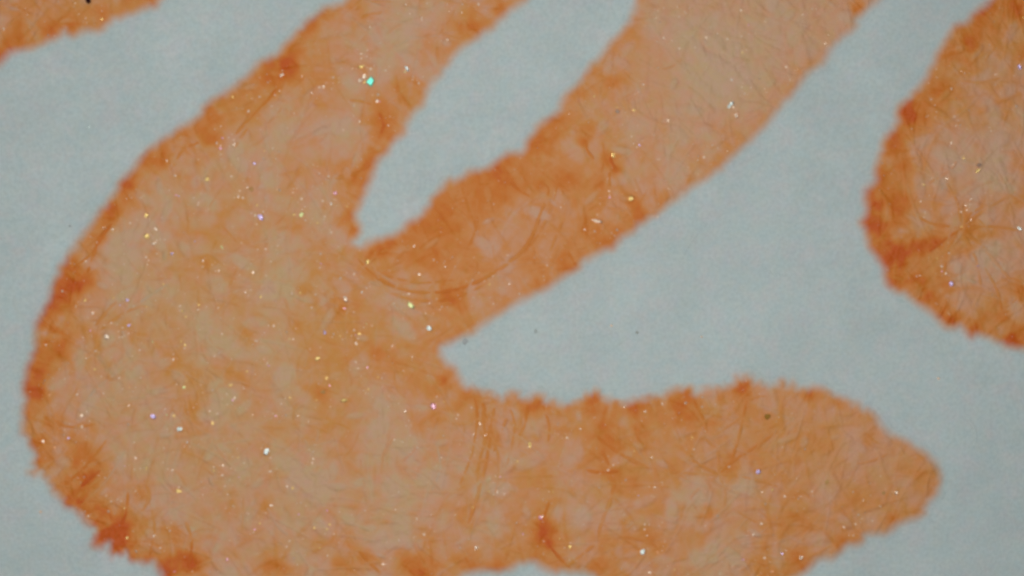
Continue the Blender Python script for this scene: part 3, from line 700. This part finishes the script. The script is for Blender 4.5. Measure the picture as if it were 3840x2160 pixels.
# faint flecks: the ones listed, plus a sprinkle too fine to pick apart, one part for each shape
for _ in range(2600):
    px = rng.uniform(-300, W + 300); py = rng.uniform(-200, H + 200)
    o, z, dd = surface(px, py)
    if o is None: continue
    dull.setdefault(o.name, []).append((px, py, z, None))
cl = {}
for (tx, ty), s in FLECKS.items():                # tiny glints gathered round the larger ones
    for it in s.split(';'):
        a = it.split(',')
        for _ in range(rnd.choice([0, 1, 1, 2, 3, 5])):
            px = tx * 960 + float(a[0]) / K + rnd.gauss(0, 32); py = ty * 540 + float(a[1]) / K + rnd.gauss(0, 32)
            o, z, dd = surface(px, py)
            if o is not None and dd > 12: cl.setdefault(o.name, []).append((px, py, z, 0))
tv = {k: (np.array([v.co[:] for v in m.vertices]), np.array([p.vertices[:] for p in m.polygons])) for k, m in enumerate(CRY)}
for oname, lst, gm in [(k, v, glint_mat('w', 3)) for k, v in dull.items()] + [(k, v, glint_mat('w', 2)) for k, v in cl.items()]:
    V = []; F = []; off = 0
    for (px, py, z, c) in lst:
        vv, ff = tv[rnd.randrange(8)]
        r = (rnd.uniform(4.5, 7.5) if c else rnd.uniform(1.6, 3.3)) / PX
        tilt = Matrix.Rotation(rnd.gauss(0, .2), 3, 'X') @ Matrix.Rotation(rnd.gauss(0, .2), 3, 'Y') @ Matrix.Rotation(rnd.uniform(0, 6.28), 3, 'Z')
        R = np.array(tilt)
        V.append((vv * (r, r * rnd.uniform(.6, 1), r * .5)) @ R.T + (X(px), Y(py), z + r * 0.05)); F.append(ff + off); off += len(vv)
    o = bpy.data.objects.new('fine_glitter', mesh_np('fine_glitter', np.concatenate(V), np.concatenate(F), gm, smooth=False))
    o['kind'] = 'stuff'
    link(o, bpy.data.objects[oname])

BIG = [ # tile, x, y, half-width, half-height, angle (deg), colour, label
 ((1,0),1155,826,13,14,10,'t','bright teal-green crystal, largest glint, in the upper left arm'),
 ((1,0),1088,775,10,7,20,'w','pale crystal touching the upper left side of the teal crystal'),
 ((1,0),1050,812,7,8,60,'w','small peach crystal at the left tip of the teal crystal cluster'),
 ((1,0),1098,830,5,8,0,'g','small yellow crystal between peach crystal and teal crystal'),
 ((1,0),1060,672,11,5,-55,'g','slanted golden sliver of crystal just above the teal crystal'),
 ((1,0),1520,693,12,5,0,'c','pale hooked crystal to the right of the teal crystal'),
 ((1,0),263,760,8,8,0,'w','round whitish crystal on the dark rim of the upper left arm'),
 ((2,0),2253,1163,7,7,0,'w','brilliant white crystal dot in the pale upper right arm'),
 ((2,0),2195,1058,13,5,40,'c','slanted faint white crystal just above the brilliant white dot'),
 ((3,0),2530,672,8,8,0,'v','violet crystal dot near the right border, above the others'),
 ((0,1),2085,357,8,7,0,'g','golden crystal dot alone in the upper left of the rounded body'),
 ((0,1),1475,720,7,7,0,'g','golden crystal, upper one of the pair near the left rim'),
 ((0,1),1480,928,8,8,20,'g','dull golden crystal, lower one of the pair near the left rim'),
 ((0,1),1558,1005,9,5,-15,'w','cream crystal sliver just below the dull golden crystal'),
 ((1,1),800,495,6,6,0,'p','pink square crystal beside the lower end of the upper white finger'),
 ((1,1),45,735,7,11,0,'v','upright lilac-white crystal in the middle of the rounded body'),
 ((1,1),457,712,10,7,0,'l','pale green crystal to the right of the upright lilac-white crystal'),
 ((1,1),1127,1187,8,6,0,'g','golden crystal just below the tip of the upper white finger'),
 ((2,1),1195,550,8,8,0,'g','vivid golden crystal by the lower edge of the upper right arm'),
 ((2,1),857,775,5,20,0,'w','upright cream rod crystal in the upper right arm'),
 ((2,1),1015,115,5,10,-15,'g','short golden crystal rod on the dark streak of upper right arm'),
 ((3,1),2530,848,9,6,0,'c','bright white crystal at the right border of the dark-rimmed shape'),
 ((3,1),1843,1408,9,7,25,'v','bluish white crystal in the lower part of the dark-rimmed shape'),
 ((3,1),2105,270,9,6,35,'g','yellow slanted crystal in the upper part of the dark-rimmed shape'),
 ((0,2),1078,487,8,7,0,'w','peach triangular crystal near the left rim of the rounded body'),
 ((0,2),1545,1295,11,7,15,'v','lilac crystal in the lower left of the rounded body'),
 ((0,2),1808,1418,10,8,-30,'c','pale bluish crystal below the lilac crystal, lower left of body'),
 ((1,2),900,105,6,10,-20,'w','tilted cream crystal in the middle of the ink, left of greenish rod'),
 ((1,2),1560,175,7,13,8,'l','upright pale green rod crystal left of the wedge of bare paper'),
 ((1,2),1743,405,7,9,0,'c','white crystal with bluish halo left of the paper wedge tip'),
 ((1,2),693,447,8,6,0,'v','magenta-violet crystal left of the cream crystals in the body'),
 ((1,2),1007,560,6,6,0,'w','square bright cream crystal under the violet and pale cluster'),
 ((1,2),622,707,6,9,25,'g','leaning yellow crystal sliver in the lower middle of the body'),
 ((1,2),887,1127,10,6,0,'g','wide golden crystal low in the rounded body'),
 ((1,2),1785,1190,10,8,-40,'p','rose pink crystal below the tip of the paper wedge'),
 ((0,3),1800,595,6,10,0,'g','upright yellow crystal near the bottom of the rounded body'),
 ((0,3),1280,1063,7,6,0,'g','golden crystal on the dark lower left rim'),
 ((1,3),108,195,8,12,0,'c','tall white crystal with greenish side, low in the rounded body'),
 ((1,3),2215,1160,7,9,0,'w','brilliant white crystal close to the bottom edge bay of paper'),
 ((2,3),180,128,5,11,20,'g','leaning golden rod where the pointed leaf joins the body'),
 ((2,3),285,860,9,7,-20,'p','pale pink crystal on a dark blot at the root of the leaf'),
 ((2,3),580,1150,7,6,0,'g','golden square crystal below the pale pink crystal'),
 ((2,3),1312,1200,10,7,8,'c','wide silvery crystal low in the pointed leaf'),
 ((2,3),2473,398,7,7,0,'v','lilac dot of crystal right of the radiating fibres in the leaf'),
 ((3,3),1288,607,6,8,0,'w','cream crystal near the tip of the pointed leaf'),
 ((3,3),328,1260,7,6,0,'w','peach square crystal near the lower edge of the leaf'),
]
for (tx, ty), cx, cy, hw, hh, ang, c, label in BIG:
    px = tx * 960 + cx / K; py = ty * 540 + cy / K
    o, z, dd = surface(px, py)
    f = bpy.data.objects.new('crystal', CRY[0] if c == 't' else SHARD[rnd.randrange(8)])
    f.material_slots[0].link = 'OBJECT'
    f.material_slots[0].material = glint_mat(c, 1)
    link(f)
    k = 1.45 if c == 't' else 1.4
    place_crystal(f, px, py, hw * k, hh * k, -math.radians(ang), 1, z, rnd)
    tag(f, label, 'crystal', 'glinting crystals in the ink')

# ------------------------------------------------------------------ dust
def grain_mesh(name, seed, mat):
    r = random.Random(seed)
    V = []; F = []
    rows, cols = 5, 9
    for i in range(1, rows):
        for j in range(cols):
            a = 2 * math.pi * j / cols; b = math.pi * i / rows
            k = r.uniform(.75, 1.15)
            V.append((k * math.sin(b) * math.cos(a), k * math.sin(b) * math.sin(a), 0.5 * math.cos(b)))
    V += [(0, 0, .5), (0, 0, -.5)]
    t, bt = len(V) - 2, len(V) - 1
    for i in range(rows - 2):
        for j in range(cols):
            a = i * cols + j; b = i * cols + (j + 1) % cols
            F += [(a, a + cols, b + cols), (a, b + cols, b)]
    for j in range(cols):
        F += [(t, j, (j + 1) % cols), (bt, (rows - 2) * cols + (j + 1) % cols, (rows - 2) * cols + j)]
    return mesh_np(name, V, F, mat)
DUST = [ # x, y, rx, ry, colour, sink, name, category, label
 (332,1,11,13,(0.035,0.004,0.004),0.0,'dark_grain','grain','almost black grain at the top edge of the corner ink patch'),
 (2877,1562,12,11,(0.50,0.26,0.04),.2,'dust_speck','speck','olive-brown speck near the upper edge of the pointed leaf'),
 (2389,1247,6,5,(0.48,0.50,0.43),.2,'dust_speck','speck','tiny dark speck alone on the bare paper wedge'),
 (1744,1278,15,16,(0.54,0.57,0.56),.5,'dust_speck','speck','grey smudge at the tip of the bare paper wedge'),
 (2314,419,9,8,(0.64,0.45,0.33),.4,'dust_speck','speck','grey-brown speck in the pale upper right arm'),
 (3671,620,9,8,(0.52,0.33,0.25),.3,'dust_speck','speck','greyish speck above the yellow slanted crystal of the dark-rimmed shape'),
 (943,710,12,12,(0.72,0.40,0.15),.5,'dust_speck','speck','brown blurry speck in the upper part of the rounded body'),
 (3100,1807,11,11,(0.72,0.42,0.15),.55,'dust_speck','speck','ochre speck in the middle of the pointed leaf'),
 (3312,1848,11,11,(0.72,0.41,0.15),.55,'dust_speck','speck','ochre speck to the left of the cream crystal at the leaf tip'),
 (1210,1470,13,10,(0.74,0.40,0.14),.5,'dust_speck','speck','brownish speck low in the middle of the rounded body'),
 (262,847,5,5,(0.56,0.60,0.59),.3,'dust_speck','speck','faint grey dot on bare paper outside the left rim'),
 (2009,1240,8,10,(0.57,0.63,0.60),.55,'dust_speck','speck','faint grey smudge on bare paper right of the wedge tip'),
]
for x, y, rx, ry, c, sink, nm, cat, label in DUST:
    o, z, dd = surface(x, y)
    m = simple_mat(nm, c, 0.8, 0, 0.2, 0.2)
    f = bpy.data.objects.new(nm, grain_mesh(nm, int(x), m))
    link(f)
    r = (rx + ry) / 2 / PX
    f.location = (X(x), Y(y), z + r * (0.25 - sink))
    f.scale = (rx / PX, ry / PX, r)
    tag(f, label, cat)
print('flecks', n_parts)
